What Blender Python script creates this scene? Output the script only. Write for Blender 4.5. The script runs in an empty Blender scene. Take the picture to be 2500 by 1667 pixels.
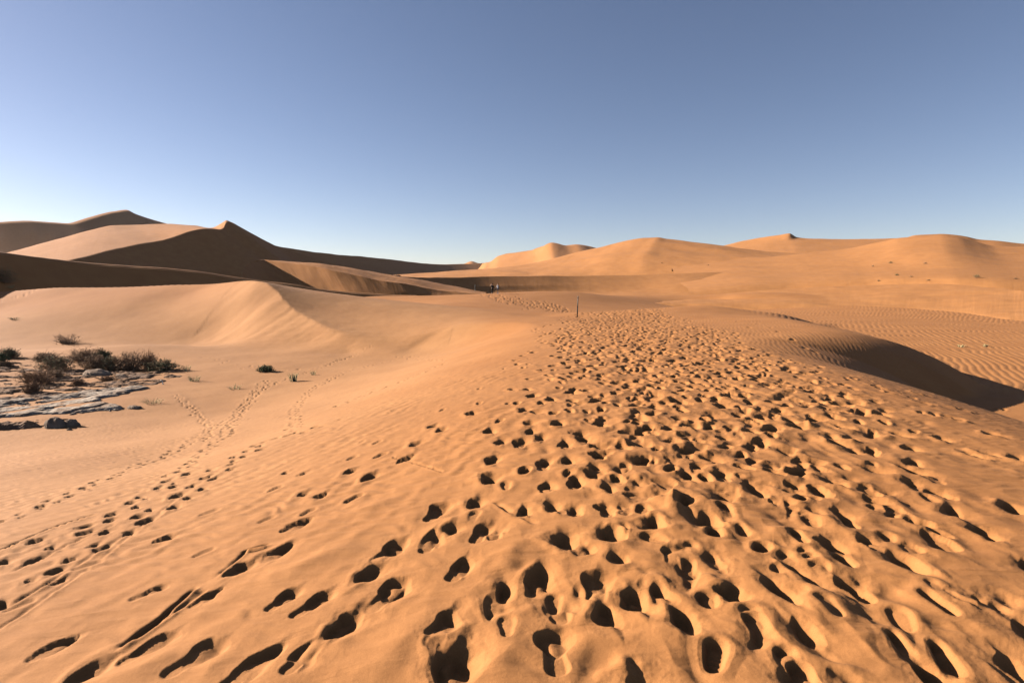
import bpy, math, random
import numpy as np
from mathutils import Vector
from mathutils.bvhtree import BVHTree

random.seed(7)
scn = bpy.context.scene
col = scn.collection

# ------------------------------------------------------------------ camera
FPX = 1389.0                      # focal length in photograph pixels (2500 wide)
CX, CY, V0 = 1250.0, 833.5, 690.0  # centre, horizon row
EYE = 1.6
TH = math.atan((CY - V0) / FPX)
cam = bpy.data.cameras.new('camera')
cam.sensor_width = 36.0
cam.lens = 36.0 * FPX / 2500.0
cam.clip_start = 0.05
cam.clip_end = 60000.0
cam_o = bpy.data.objects.new('camera', cam)
col.objects.link(cam_o)
cam_o.location = (0, 0, EYE)
cam_o.rotation_euler = (math.pi / 2 - TH, 0, 0)
scn.camera = cam_o

# ------------------------------------------------------------------ sky, sun, exposure
SUN_EL = math.radians(21.0)
SUN_FWD = math.radians(16.0)      # sun stands left of frame, a little ahead of the camera
sun_dir = Vector((-math.cos(SUN_EL) * math.cos(SUN_FWD), math.cos(SUN_EL) * math.sin(SUN_FWD), math.sin(SUN_EL)))
world = bpy.data.worlds.new('World')
scn.world = world
world.use_nodes = True
wn = world.node_tree
bg = wn.nodes['Background']
sky = wn.nodes.new('ShaderNodeTexSky')
sky.sky_type = 'NISHITA'
sky.sun_disc = False
sky.sun_elevation = SUN_EL
sky.sun_rotation = math.atan2(sun_dir.x, sun_dir.y)
sky.altitude = 2600
sky.air_density = 1.0
sky.dust_density = 2.0
sky.ozone_density = 1.0
tint = wn.nodes.new('ShaderNodeMix'); tint.data_type = 'RGBA'; tint.blend_type = 'MULTIPLY'
tint.inputs['Factor'].default_value = 1.0; tint.inputs['B'].default_value = (0.94, 0.835, 0.85, 1)
wn.links.new(sky.outputs['Color'], tint.inputs['A'])
wn.links.new(tint.outputs['Result'], bg.inputs['Color'])
bg.inputs['Strength'].default_value = 0.05

sun = bpy.data.lights.new('sun', 'SUN')
sun.energy = 5.0
sun.angle = math.radians(0.5)
sun.color = (1.0, 0.95, 0.87)
sun_o = bpy.data.objects.new('sun', sun)
col.objects.link(sun_o)
sun_o.rotation_euler = sun_dir.to_track_quat('Z', 'Y').to_euler()
scn.view_settings.view_transform = 'Standard'
scn.view_settings.look = 'None'
scn.view_settings.exposure = 1.55
scn.view_settings.gamma = 1.0
scn.cycles.use_denoising = True
scn.cycles.max_bounces = 6
scn.cycles.diffuse_bounces = 0
scn.cycles.volume_bounces = 0

# ------------------------------------------------------------------ pixels and points
CT, ST = math.cos(TH), math.sin(TH)
def ray(u, v):
    a = (np.asarray(u, float) - CX) / FPX
    b = (CY - np.asarray(v, float)) / FPX
    return a, b * ST + CT, b * CT - ST           # x, y, z of the direction
def P(u, v, Y):
    dx, dy, dz = ray(u, v)
    t = Y / dy
    return np.array([dx * t, Y + 0 * t, EYE + dz * t])
def PZ(u, v, z):
    dx, dy, dz = ray(u, v)
    t = (z - EYE) / dz
    return np.array([dx * t, dy * t, z])

# ------------------------------------------------------------------ noise
def _hash(ix, iy, seed):
    h = (ix.astype(np.int64) * 374761393 + iy.astype(np.int64) * 668265263 + seed * 1274126177) & 0xFFFFFFFF
    h = ((h ^ (h >> 13)) * 1274126177) & 0xFFFFFFFF
    h = (h ^ (h >> 16)) & 0xFFFF
    return h / 32767.5 - 1.0
def noise(x, y, seed=0):
    x = np.asarray(x, float); y = np.asarray(y, float)
    ix = np.floor(x); iy = np.floor(y)
    fx = x - ix; fy = y - iy
    ux = fx * fx * fx * (fx * (fx * 6 - 15) + 10); uy = fy * fy * fy * (fy * (fy * 6 - 15) + 10)
    a = _hash(ix, iy, seed); b = _hash(ix + 1, iy, seed); c = _hash(ix, iy + 1, seed); d = _hash(ix + 1, iy + 1, seed)
    return (a * (1 - ux) + b * ux) * (1 - uy) + (c * (1 - ux) + d * ux) * uy
def fbm(x, y, seed=0, oct=4, gain=0.5):
    s = 0; a = 1.0
    for o in range(oct):
        s = s + a * noise(x * 2 ** o + 17.3 * o, y * 2 ** o - 9.1 * o, seed + o)
        a *= gain
    return s
def sstep(a, b, x):
    t = np.clip((x - a) / (b - a), 0, 1)
    return t * t * (3 - 2 * t)
def smin(a, b, k):
    h = np.clip(0.5 + 0.5 * (b - a) / k, 0, 1)
    return b * (1 - h) + a * h - k * h * (1 - h)
def smax(a, b, k):
    return -smin(-a, -b, k)

# ------------------------------------------------------------------ base terrain (before footprints)
class TPS:
    def __init__(self, pts, lam=0.0):
        p = np.array(pts, float); self.p = p[:, :2]; n = len(p)
        K = self.k(self.p[:, None, :] - self.p[None, :, :]) + lam * np.eye(n)
        A = np.zeros((n + 3, n + 3)); A[:n, :n] = K
        A[:n, n] = 1; A[:n, n + 1:] = self.p; A[n, :n] = 1; A[n + 1:, :n] = self.p.T
        self.w = np.linalg.solve(A, np.concatenate([p[:, 2], np.zeros(3)]))
    @staticmethod
    def k(d):
        r2 = (d * d).sum(-1) + 1e-9
        return 0.5 * r2 * np.log(r2)
    def __call__(self, x, y):
        n = len(self.p); z = self.w[n] + self.w[n + 1] * x + self.w[n + 2] * y
        for i in range(n):
            r2 = (x - self.p[i, 0]) ** 2 + (y - self.p[i, 1]) ** 2 + 1e-9
            z = z + self.w[i] * 0.5 * r2 * np.log(r2)
        return z

def L(*rows): return [P(*r) for r in rows]
W_pts = [(0, 0, 0), (3, 0, 0.02), (-2, 0, -.12), (0, -8, 0.1), (8, -8, 0), (-8, -8, -.5), (0, -30, -.5), (20, -20, -.5), (-20, -20, -1),
         (0, 4, -.02), (3, 4, -.05), (-2, 4, -.15), (6, 5, -.22), (0, 8, -.16), (4, 9, -.16), (-3, 8, -.4), (8, 10, -.36), (2, 13, -.28),
         (6, 14, -.33), (3, 19, -.42), (8, 20, -.42), (5, 26, -.5), (10, 28, -.5), (-1.2, 14, -.5), (-1.0, 20, -.65), (0.8, 27, -.75),
         (-6, 10, -.8), (-8, 18, -1.2), (-14, 10, -1.2), (-20, 20, -.6), (-25, 30, 0), (-30, 40, .8), (-45, 50, 1.2), (-16, 34, -1.0), (-9, 27, -1.7),
         (9, 58, -1.8), (18, 62, -2.2), (19, 44, -.85), (16, 36, -.62), (27, 46, -1.2), (30, 30, -.8), (20, 12, -.5), (22, 58, -2.4), (35, 60, -2.6), (40, 85, -2.8), (70, 60, -2.8), (60, 20, -2.5), (40, 110, -2.9),
         (-60, 95, -3), (-30, 90, -3), (-20, 75, -2.6), (-90, 100, -3), (0, 135, -3), (-15, 115, -2.6), (60, 150, -3), (-40, 150, -3), (20, 170, -3), (100, 110, -3)]
W_pts += L((1415, 764, 46), (1479, 761, 47), (1555, 756, 48), (1632, 751, 49), (1721, 746, 50), (1409, 774, 42), (1330, 782, 36), (1500, 785, 35), (1650, 790, 33),
           (650, 691, 52), (690, 727, 48.5), (720, 757, 46), (800, 800, 41.5), (900, 834, 38), (960, 850, 36),
           (700, 701, 53), (800, 718, 53), (950, 744, 50), (1100, 757, 48), (1250, 765, 47), (1340, 771, 46), (850, 775, 45), (1000, 790, 42), (1100, 800, 38), (1200, 800, 34),
           (430, 695, 62), (140, 702, 66), (0, 712, 70), (-200, 720, 75),
           (1200, 716, 100), (1300, 712, 102), (1400, 713, 104), (1000, 722, 100), (880, 727, 97), (1350, 768, 62), (1200, 758, 68), (1050, 744, 76),
           (1500, 738, 95), (1600, 733, 112), (1800, 725, 112), (1900, 714, 125), (1700, 706, 170), (1450, 713, 160))
W = TPS(W_pts, 0.02)

S_pts = [PZ(u, v, z) for u, v, z in ((300, 980, -3), (0, 1000, -3), (300, 890, -3), (0, 860, -2.95), (500, 900, -3), (700, 895, -3), (600, 1000, -3), (900, 890, -2.95),
         (520, 868, -2.95), (450, 845, -2.85), (360, 840, -2.75), (580, 880, -3), (150, 1050, -2.9), (400, 1050, -2.75), (560, 832, -2.95), (640, 850, -2.95), (700, 860, -2.95), (800, 868, -2.95), (900, 872, -2.95),
         
         (1000, 850, -2.6), (1060, 870, -2.4), (980, 900, -2.3), (800, 960, -2.5), (0, 1150, -1.75), (0, 1300, -.75), (200, 1200, -1.15), (400, 1120, -1.7),
         (500, 1200, -.75), (620, 1080, -1.25), (760, 1040, -1.0), (900, 985, -1.0), (1080, 895, -1.3), (1180, 840, -1.4), (350, 1350, -.4), (0, 1450, -.38), (0, 1650, -.2), (300, 1600, -.1))]
S_pts += [tuple(P(u, v, y)) for u, v, y in ((650, 691, 52), (690, 727, 48.5), (720, 757, 46), (800, 800, 41.5), (900, 834, 38), (960, 850, 36), (590, 700, 53.5), (540, 800, 48.5), (400, 800, 50), (200, 790, 52), (0, 795, 52), (500, 755, 52), (300, 745, 56), (100, 750, 58), (0, 755, 60), (450, 720, 58), (430, 695, 62), (140, 702, 66), (0, 712, 70), (-200, 720, 75))]
for u, v, y in ((650, 691, 52), (720, 757, 46), (800, 800, 41.5), (900, 834, 38)):
    p = P(u, v, y); S_pts.append((p[0] + 3, p[1] + 3, p[2] + 2.5)); S_pts.append((p[0] + 14, p[1] + 16, p[2] + 8))
for u, v, y in ((430, 695, 62), (140, 702, 66), (0, 712, 70)):
    p = P(u, v, y); S_pts.append((p[0], p[1] + 14, p[2] + 1.5))
for u, v, y in ((650, 691, 52), (690, 727, 48.5), (720, 757, 46), (800, 800, 41.5), (900, 834, 38)):
    p = P(u, v, y); S_pts.append((p[0] - .9, p[1] - .9, max(p[2] - .75, -2.9)))
S_pts += [(-60, 30, -3), (-60, 10, -3), (-40, 0, -3), (-20, 0, -2.7), (-8, 0, -1.0), (-4, -2, -.3), (-14, 5, -2.6), (-20, -20, -3), (2, 8, .9), (3, 15, .9), (4, 3, 1.2), (4, 25, .6),
          (5, -5, 1), (20, 20, 5), (20, 60, 8), (0, -40, 0), (-60, -40, -3), (6, 36, 1)]
S = TPS(S_pts, 0.02)

def x_break(y):
    return np.interp(y, [-20, 3, 8, 12, 17, 20, 22, 24, 28, 32, 40, 46, 60], [6, 5.0, 5.6, 6.2, 6.6, 8.3, 11.0, 13.0, 14.2, 15.2, 17.5, 20, 32])
def base(x, y, need=False):
    w = W(x, y)
    s = np.maximum(x - x_break(y), 0)
    R_ = 11.0; m = 0.56; s1 = m * R_
    drop = np.where(s < s1, s * s / (2 * R_), m * s1 / 2 + m * (s - s1))
    zp = -2.8 + 0.12 * noise(x * .08, y * .08, 5)
    rr = smax(np.minimum(w, 0.4) - drop, zp, 0.25)
    wr = np.where((x > 3) & (y < 75), np.maximum(rr, -3.2), w)
    wr = np.where(x > 3, np.where(y > 62, w + (wr - w) * (1 - sstep(62, 75, y)), wr), w)
    sl = S(x, y)
    far_s = sstep(18, 30, x) + sstep(66, 90, y) * sstep(-45, -20, x)
    sl = sl + 30 * np.clip(far_s, 0, 1)
    k = 0.05 + 0.6 * (1 - sstep(20, 34, y))
    k = k + .7 * np.exp(-((x + 7) ** 2 + (y - 36) ** 2) / 30)
    z = smin(wr, sl, k)
    z = np.clip(z, -3.4, 3.0)
    r = np.hypot(x, y)
    f = np.maximum(sstep(120, 170, r), sstep(25, 60, -y))
    f = np.maximum(f, sstep(70, 110, np.abs(x)))
    return z * (1 - f) + (-3.2) * f

def hit_ground(u, v, far=125.0):
    """first point of the bare terrain along the pixel's direction (arrays)"""
    u = np.atleast_1d(np.asarray(u, float)); v = np.atleast_1d(np.asarray(v, float))
    dx, dy, dz = ray(u, v)
    ts = np.geomspace(1.0, far, 420)
    X = dx[:, None] * ts; Y = dy[:, None] * ts; Z = EYE + dz[:, None] * ts
    below = Z < base(X, Y)
    i = np.argmax(below, axis=1); ok = below.any(axis=1)
    i = np.clip(i, 1, len(ts) - 1)
    lo = ts[i - 1]; hi = ts[i]
    for _ in range(18):
        mid = 0.5 * (lo + hi)
        b = EYE + dz * mid < base(dx * mid, dy * mid)
        hi = np.where(b, mid, hi); lo = np.where(b, lo, mid)
    return dx * hi, dy * hi, ok

# ------------------------------------------------------------------ materials
def mat_new(name):
    m = bpy.data.materials.new(name); m.use_nodes = True
    nt = m.node_tree; b = nt.nodes['Principled BSDF']
    b.inputs['Specular IOR Level'].default_value = 0.15
    return m, nt, b
def N(nt, t, **kw):
    n = nt.nodes.new(t)
    for k, v in kw.items():
        if k in n.inputs: n.inputs[k].default_value = v
        else: setattr(n, k, v)
    return n
SAND = (0.338, 0.142, 0.046)
def sand_material(name, tint=(1, 1, 1), grain=True, streak=0.0, pale=False):
    m, nt, b = mat_new(name)
    lk = nt.links.new
    geo = N(nt, 'ShaderNodeNewGeometry')
    n1 = N(nt, 'ShaderNodeTexNoise', Scale=0.35, Detail=5.0); lk(geo.outputs['Position'], n1.inputs['Vector'])
    n2 = N(nt, 'ShaderNodeTexNoise', Scale=260.0, Detail=2.0); lk(geo.outputs['Position'], n2.inputs['Vector'])
    c = [SAND[i] * tint[i] for i in range(3)]
    r1 = N(nt, 'ShaderNodeValToRGB'); lk(n1.outputs['Fac'], r1.inputs['Fac'])
    r1.color_ramp.elements[0].position = 0.3; r1.color_ramp.elements[1].position = 0.7
    r1.color_ramp.elements[0].color = (c[0] * .92, c[1] * .90, c[2] * .88, 1)
    r1.color_ramp.elements[1].color = (c[0] * 1.06, c[1] * 1.07, c[2] * 1.08, 1)
    out = r1.outputs['Color']
    if grain:
        mx = N(nt, 'ShaderNodeMix', data_type='RGBA', blend_type='MULTIPLY'); mx.inputs['Factor'].default_value = 1.0
        r2 = N(nt, 'ShaderNodeValToRGB'); lk(n2.outputs['Fac'], r2.inputs['Fac'])
        r2.color_ramp.elements[0].position = 0.25; r2.color_ramp.elements[1].position = 0.75
        r2.color_ramp.elements[0].color = (.80, .78, .76, 1); r2.color_ramp.elements[1].color = (1.12, 1.12, 1.12, 1)
        lk(out, mx.inputs['A']); lk(r2.outputs['Color'], mx.inputs['B']); out = mx.outputs['Result']
    if grain:                                        # faint mottling of heavier and lighter grains
        n5 = N(nt, 'ShaderNodeTexNoise', Scale=11.0, Detail=7.0, Roughness=0.65); lk(geo.outputs['Position'], n5.inputs['Vector'])
        r5 = N(nt, 'ShaderNodeValToRGB'); lk(n5.outputs['Fac'], r5.inputs['Fac']); r5.color_ramp.elements[0].position = .3; r5.color_ramp.elements[1].position = .7
        r5.color_ramp.elements[0].color = (.90, .88, .86, 1); r5.color_ramp.elements[1].color = (1.07, 1.07, 1.07, 1)
        m5 = N(nt, 'ShaderNodeMix', data_type='RGBA', blend_type='MULTIPLY'); m5.inputs['Factor'].default_value = 1.0
        lk(out, m5.inputs['A']); lk(r5.outputs['Color'], m5.inputs['B']); out = m5.outputs['Result']
    if pale:                                         # paler, dustier sand by the clay pan, plus painted sunlight on left slip face
        at_ = N(nt, 'ShaderNodeAttribute', attribute_name='pale')
        mp_ = N(nt, 'ShaderNodeMix', data_type='RGBA', blend_type='MULTIPLY'); lk(at_.outputs['Fac'], mp_.inputs['Factor'])
        mp_.inputs['B'].default_value = (1.06, 1.19, 1.42, 1); lk(out, mp_.inputs['A']); out = mp_.outputs['Result']
        n3 = N(nt, 'ShaderNodeTexNoise', Scale=55.0, Detail=3.0); lk(geo.outputs['Position'], n3.inputs['Vector'])
    lk(out, b.inputs['Base Color'])
    b.inputs['Roughness'].default_value = 0.95
    bump = N(nt, 'ShaderNodeBump', Strength=0.35, Distance=0.004)
    lk(n2.outputs['Fac'], bump.inputs['Height'])
    last = bump
    if pale:
        mp4 = N(nt, 'ShaderNodeMapping'); lk(geo.outputs['Position'], mp4.inputs['Vector']); mp4.inputs['Rotation'].default_value = (0, 0, math.radians(-18)); mp4.inputs['Scale'].default_value = (1.6, 6.5, 1.0)
        n4 = N(nt, 'ShaderNodeTexNoise', Scale=1.0, Detail=3.0, Distortion=0.8); lk(mp4.outputs['Vector'], n4.inputs['Vector'])
        b4 = N(nt, 'ShaderNodeBump', Strength=0.5, Distance=0.028); lk(n4.outputs['Fac'], b4.inputs['Height']); lk(last.outputs['Normal'], b4.inputs['Normal']); last = b4
        b3 = N(nt, 'ShaderNodeBump', Strength=0.35, Distance=0.004); lk(n3.outputs['Fac'], b3.inputs['Height']); lk(last.outputs['Normal'], b3.inputs['Normal']); last = b3
    if streak > 0:                                   # avalanche grooves running down a slope, carried in the UV map
        uv = N(nt, 'ShaderNodeUVMap')
        mp = N(nt, 'ShaderNodeMapping'); lk(uv.outputs['UV'], mp.inputs['Vector']); mp.inputs['Scale'].default_value = (1.0, 0.06, 1.0)
        ns = N(nt, 'ShaderNodeTexNoise', Scale=1.0, Detail=4.0, Distortion=0.3); lk(mp.outputs['Vector'], ns.inputs['Vector'])
        bs = N(nt, 'ShaderNodeBump', Strength=0.6, Distance=streak); lk(ns.outputs['Fac'], bs.inputs['Height']); lk(last.outputs['Normal'], bs.inputs['Normal'])
        last = bs
        m2_ = N(nt, 'ShaderNodeMapping'); lk(uv.outputs['UV'], m2_.inputs['Vector']); m2_.inputs['Scale'].default_value = (.16, .014, 1.0); m2_.inputs['Rotation'].default_value = (0, 0, .5)
        n6 = N(nt, 'ShaderNodeTexNoise', Scale=1.0, Detail=5.0, Distortion=0.5); lk(m2_.outputs['Vector'], n6.inputs['Vector'])
        b6 = N(nt, 'ShaderNodeBump', Strength=0.5, Distance=streak * 3.5); lk(n6.outputs['Fac'], b6.inputs['Height']); lk(last.outputs['Normal'], b6.inputs['Normal'])
        last = b6
    lk(last.outputs['Normal'], b.inputs['Normal'])
    return m
M_ground = sand_material('near_sand', pale=True)
M_dune = sand_material('dune_sand', (1, 1, 1), grain=False, streak=0.05)
M_slip = sand_material('slip_face_sand', (1, .98, .95), grain=False, streak=0.055)

def mesh_grid(name, X, Y, Z, mat, close_u=False, uv=None):
    nr, nc = X.shape
    me = bpy.data.meshes.new(name)
    co = np.stack([X, Y, Z], -1).astype(np.float32).reshape(-1)
    me.vertices.add(nr * nc); me.vertices.foreach_set('co', co)
    i = np.arange(nr * nc).reshape(nr, nc)
    if close_u: i = np.concatenate([i, i[:, :1]], 1)
    q = np.stack([i[:-1, :-1], i[:-1, 1:], i[1:, 1:], i[1:, :-1]], -1).reshape(-1, 4).astype(np.int32)
    nf = len(q)
    me.loops.add(nf * 4); me.loops.foreach_set('vertex_index', q.reshape(-1))
    me.polygons.add(nf); me.polygons.foreach_set('loop_start', np.arange(0, nf * 4, 4, dtype=np.int32))
    me.polygons.foreach_set('use_smooth', np.ones(nf, bool))
    if uv is not None:
        l = me.uv_layers.new(name='UVMap')
        l.data.foreach_set('uv', uv.reshape(-1, 2)[q.reshape(-1)].astype(np.float32).reshape(-1))
    me.update(calc_edges=True)
    me.materials.append(mat)
    o = bpy.data.objects.new(name, me); col.objects.link(o)
    return o, q

def tag(o, label=None, cat=None, group=None, kind=None):
    if label: o['label'] = label
    if cat: o['category'] = cat
    if group: o['group'] = group
    if kind: o['kind'] = kind
    return o

# ------------------------------------------------------------------ dunes: control nets of (u, v, distance)
def pchip(x, y, xi):
    """monotone cubic through y (n, k) at knots x"""
    h = np.diff(x)[:, None]; d = np.diff(y, axis=0) / h
    m = np.zeros_like(y)
    if len(x) == 2:
        m[:] = d[0]
    else:
        w1 = 2 * h[1:] + h[:-1]; w2 = h[1:] + 2 * h[:-1]
        s = (d[:-1] * d[1:]) > 0
        with np.errstate(divide='ignore', invalid='ignore'):
            m[1:-1] = np.where(s, (w1 + w2) / (w1 / d[:-1] + w2 / d[1:]), 0)
        m[0] = d[0]; m[-1] = d[-1]
    k = np.clip(np.searchsorted(x, xi, side='right') - 1, 0, len(x) - 2)
    t = ((xi - x[k]) / (x[k + 1] - x[k]))[:, None]; hh = (x[k + 1] - x[k])[:, None]
    return ((2 * t ** 3 - 3 * t ** 2 + 1) * y[k] + (t ** 3 - 2 * t ** 2 + t) * hh * m[k] + (-2 * t ** 3 + 3 * t ** 2) * y[k + 1] + (t ** 3 - t ** 2) * hh * m[k + 1])

LOFTS = []
def loft(label, rows, creases=(), ncol=220, per=26, bump_a=0.0, bump_l=20.0, seed=1, mat=None):
    """rows: guides of equal knot count, each knot (u, v, distance) or a 3-vector flagged 'w'"""
    G = []
    for r in rows:
        G.append([np.array(k[1:], float) if k[0] == 'w' else P(*k) for k in r])
    G = np.array(G)                                   # rows, knots, 3
    ref = G.mean(0); tk = np.concatenate([[0], np.cumsum(np.linalg.norm(np.diff(ref, axis=0), axis=1))]); 
    # parameter even in picture width keeps near and far ends equally fine
    uu = np.array([np.mean([ (k[0] if k[0] != 'w' else CX + FPX * k[1] / k[2]) for k in [r[j] for r in rows]]) for j in range(len(rows[0]))])
    tk = np.concatenate([[0], np.cumsum(np.abs(np.diff(uu)) + 3.0)])
    ti = np.linspace(0, tk[-1], ncol)
    C = np.array([pchip(tk, g, ti) for g in G])       # rows, ncol, 3
    segs = [0] + sorted(creases) + [len(rows) - 1]
    out = []
    for a, b in zip(segs[:-1], segs[1:]):
        sub = C[a:b + 1]
        x = np.arange(b - a + 1, dtype=float)
        xi = np.linspace(0, b - a, (b - a) * per + 1)
        blk = pchip(x, sub.reshape(len(sub), -1), xi).reshape(len(xi), ncol, 3)
        out.append(blk if not out else blk[1:])
    V = np.concatenate(out)
    if bump_a > 0:
        fade = np.minimum(1, np.minimum(np.arange(len(V)), np.arange(len(V))[::-1]) / 6.0)[:, None]
        V[:, :, 2] += bump_a * fade * fbm(V[:, :, 0] / bump_l + .6 * V[:, :, 1] / bump_l, V[:, :, 1] / bump_l - V[:, :, 2] / bump_l, seed, 4)
    du = np.linalg.norm(np.diff(V, axis=1), axis=2).mean(0); dv = np.linalg.norm(np.diff(V, axis=0), axis=2).mean(1)
    ucoord = np.concatenate([[0], np.cumsum(du)]); vcoord = np.concatenate([[0], np.cumsum(dv)])
    uv = np.stack(np.meshgrid(ucoord, vcoord), -1)
    o, q = mesh_grid('sand_dune', V[:, :, 0], V[:, :, 1], V[:, :, 2], mat or M_dune, uv=uv)
    tag(o, label, 'dune', 'dunes around the track', 'structure')
    LOFTS.append(BVHTree.FromPolygons([tuple(p) for p in V.reshape(-1, 3)], q.tolist()))
    return o
def hit_dunes(u, v):
    d = Vector([float(c) for c in ray(u, v)]).normalized()
    best = None
    for t in LOFTS:
        h = t.ray_cast(Vector((0, 0, EYE)), d)
        if h[0] is not None and (best is None or h[3] < best[3]): best = h
    return best

def R(us, vs, Ys):
    if not hasattr(vs, '__len__'): vs = [vs] * len(us)
    if not hasattr(Ys, '__len__'): Ys = [Ys] * len(us)
    return list(zip(us, vs, Ys))
def back(row, dY, dz):
    """a hidden guide behind another: further off and lower"""
    out = []
    for u, v, y in row:
        p = P(u, v, y); s = (y + dY) / y
        out.append(('w', p[0] * s, y + dY, p[2] + dz))
    return out
def low(row, dx, dY, z):
    """a hidden foot guide at height z, moved in plan"""
    out = []
    for u, v, y in row:
        p = P(u, v, y); out.append(('w', p[0] + dx, y + dY, z))
    return out

# far left dark dune
c = R([-250, -60, 0, 77, 161, 208, 277, 311, 327, 408, 520, 640], [560, 545, 542, 539, 545, 533.6, 516, 513, 521, 547, 580, 610], [860, 890, 900, 930, 970, 1000, 1060, 1090, 1100, 1150, 1220, 1300])
loft('tall dark dune farthest back at the left edge, wholly in shade', [back(c, 300, -60), c, low(c, 250, -70, 5)], (1,), seed=3, bump_a=.6, bump_l=60)
# far shaded ridge in the middle
c = R([560, 660, 789, 930, 1057, 1134, 1192, 1223, 1260, 1287, 1328, 1345], [575, 597, 618, 630.6, 644.6, 644.6, 642, 644, 637, 627, 604, 640], [460, 520, 640, 800, 950, 1050, 1120, 1150, 1180, 1200, 1230, 1240])
f = [('w', *q) for q in [tuple(P(u, v, y)) for u, v, y in R([585, 690, 812, 950, 1070, 1142, 1198, 1229, 1265, 1291, 1331, 1346], [705, 695, 685, 676, 669, 664, 657, 652, 648, 646, 640, 645], [425, 480, 592, 742, 890, 985, 1060, 1095, 1135, 1165, 1210, 1235])]]
loft('long low purple-dark ridge between the big dune and the lit right-hand dunes', [back(c, 250, -30), c, f], (1,), seed=4, bump_a=.4, bump_l=50)
# big left dune with lit left face and dark right face
sky_ = R([-150, 30, 119, 208, 277, 327, 417, 476, 518, 545, 553, 561, 595, 667, 760, 850, 960], [660, 615, 590, 566, 551, 549, 548, 551, 556, 542, 538, 540.5, 559, 597.5, 627, 649, 673], [250, 290, 310, 330, 350, 360, 365, 362, 352, 340, 338, 338, 345, 365, 395, 420, 450])
crs = R([-150, 30, 119, 181, 298, 411, 470, 506, 534, 545, 550, 561, 595, 667, 760, 850, 960], [675, 660, 648, 636, 606, 584, 564.5, 558.5, 560, 557, 545, 540.8, 559.3, 597.8, 627.3, 649.3, 673.3], [190, 205, 215, 224, 258, 290, 306, 315, 322, 328, 333, 337.5, 344.5, 364.5, 394.5, 419.5, 449.5])
mid = [('w', *(P(u, v, y) + np.array([.93, -.36, 0]) * P(u, v, y)[2] * .42 * 1.55)[:2], P(u, v, y)[2] * .58) for u, v, y in crs]
ft = [('w', *(P(u, v, y) + np.array([.93, -.36, 0]) * (P(u, v, y)[2] + 6) * 1.62)[:2], -6.0) for u, v, y in crs]
loft('big dune with peaked crest, bright left face and black right face', [back(sky_, 120, -25), sky_, crs, mid, ft], (1, 2), ncol=320, seed=5, bump_a=.35, bump_l=30)
# dark dune band with thin lit rim
c = R([-250, -100, 0, 90, 179, 298, 446, 565, 640, 700, 794, 900, 1015], [590, 605, 614.5, 627, 638, 647, 658, 674.5, 685, 692, 707, 716, 721], [70, 78, 85, 90, 95, 101, 109, 115, 119, 122, 127, 133, 139])
rim = [('w', *(P(u, v, y) + np.array([1.5, -1.2, -.42]))) for u, v, y in c]
ft = [('w', *(P(u, v, y) + np.array([.75, -.66, 0]) * (2.0 + (P(u, v, y)[2] + 3.2) * 1.75))[:2], -3.6) for u, v, y in c]
loft('low dark dune with a thin sunlit rim in front of the big dune', [back(c, 18, -3), c, rim, ft], (2,), ncol=260, seed=6, bump_a=.06, bump_l=9)
# red slip face dune in the middle, left horn added to shade that end
s_ = R([584, 594, 602, 616, 631, 643, 700, 764, 827, 955, 1032, 1108, 1150, 1190], [700, 662, 649, 640, 636.5, 635, 638.5, 642, 650, 672, 684, 699, 707, 714.5], [114, 124, 132, 141, 148, 153, 156, 158, 161, 168, 172, 176, 178.5, 181])
b_ = R([584.02, 594.02, 602.02, 616.02, 631.1, 645, 705, 764, 827, 930, 1006, 1070, 1120, 1180], [700.1, 662.1, 649.1, 640.1, 636.6, 635.6, 642, 650, 664, 685, 696, 708, 713, 718], [113.98, 123.98, 131.98, 140.98, 147.95, 152.5, 150.5, 148, 145.5, 145, 147, 149, 151.5, 154])
ft = R([620, 640, 655, 675, 698, 716, 748, 800, 852, 942, 1012, 1068, 1114, 1173], [712, 708, 708, 709, 710, 710, 710.5, 711, 713, 718, 720, 721, 721, 723], [112, 121, 127, 132, 136, 138, 138.5, 138.5, 137.5, 139, 142, 145, 148, 152])
loft('reddish slip face dune with grooves, sloping down to the two walkers', [back(s_, 60, -6), s_, b_, ft], (2,), ncol=260, seed=8, bump_a=.10, bump_l=6, mat=M_slip)
# bowl shaped slope behind the walkers
c = R([900, 963, 1032, 1083, 1185, 1300, 1427, 1555, 1683, 1785, 1861, 1960], [668, 673, 678, 678, 675, 673.7, 673.5, 671.5, 667, 664, 664, 668], [170, 184, 200, 210, 222, 231, 239, 242, 241, 243, 250, 262])
m1 = R([915, 978, 1046, 1094, 1193, 1302, 1427, 1556, 1690, 1795, 1880, 1970], [690, 694, 697, 698, 697, 695, 694, 692, 689, 688, 690, 694], [165, 179, 195, 204.5, 215, 222, 228, 229, 223, 222, 232, 245])
ft = R([930, 992, 1058, 1105, 1200, 1305, 1430, 1560, 1700, 1810, 1900, 1985], [715, 716, 717, 717.5, 718, 717, 716, 714, 712, 712, 712, 714], [160, 174, 190, 199, 208, 213, 216, 213, 204, 200, 210, 225])
ft2 = [('w', P(*k)[0] * .93, P(*k)[1] * .9, -3.5) for k in ft]
loft('long orange bowl shaped slope behind the walkers, dark at its left end', [back(c, 90, -2), c, m1, ft, ft2], (1,), ncol=260, seed=9, bump_a=.15, bump_l=14)
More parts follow.
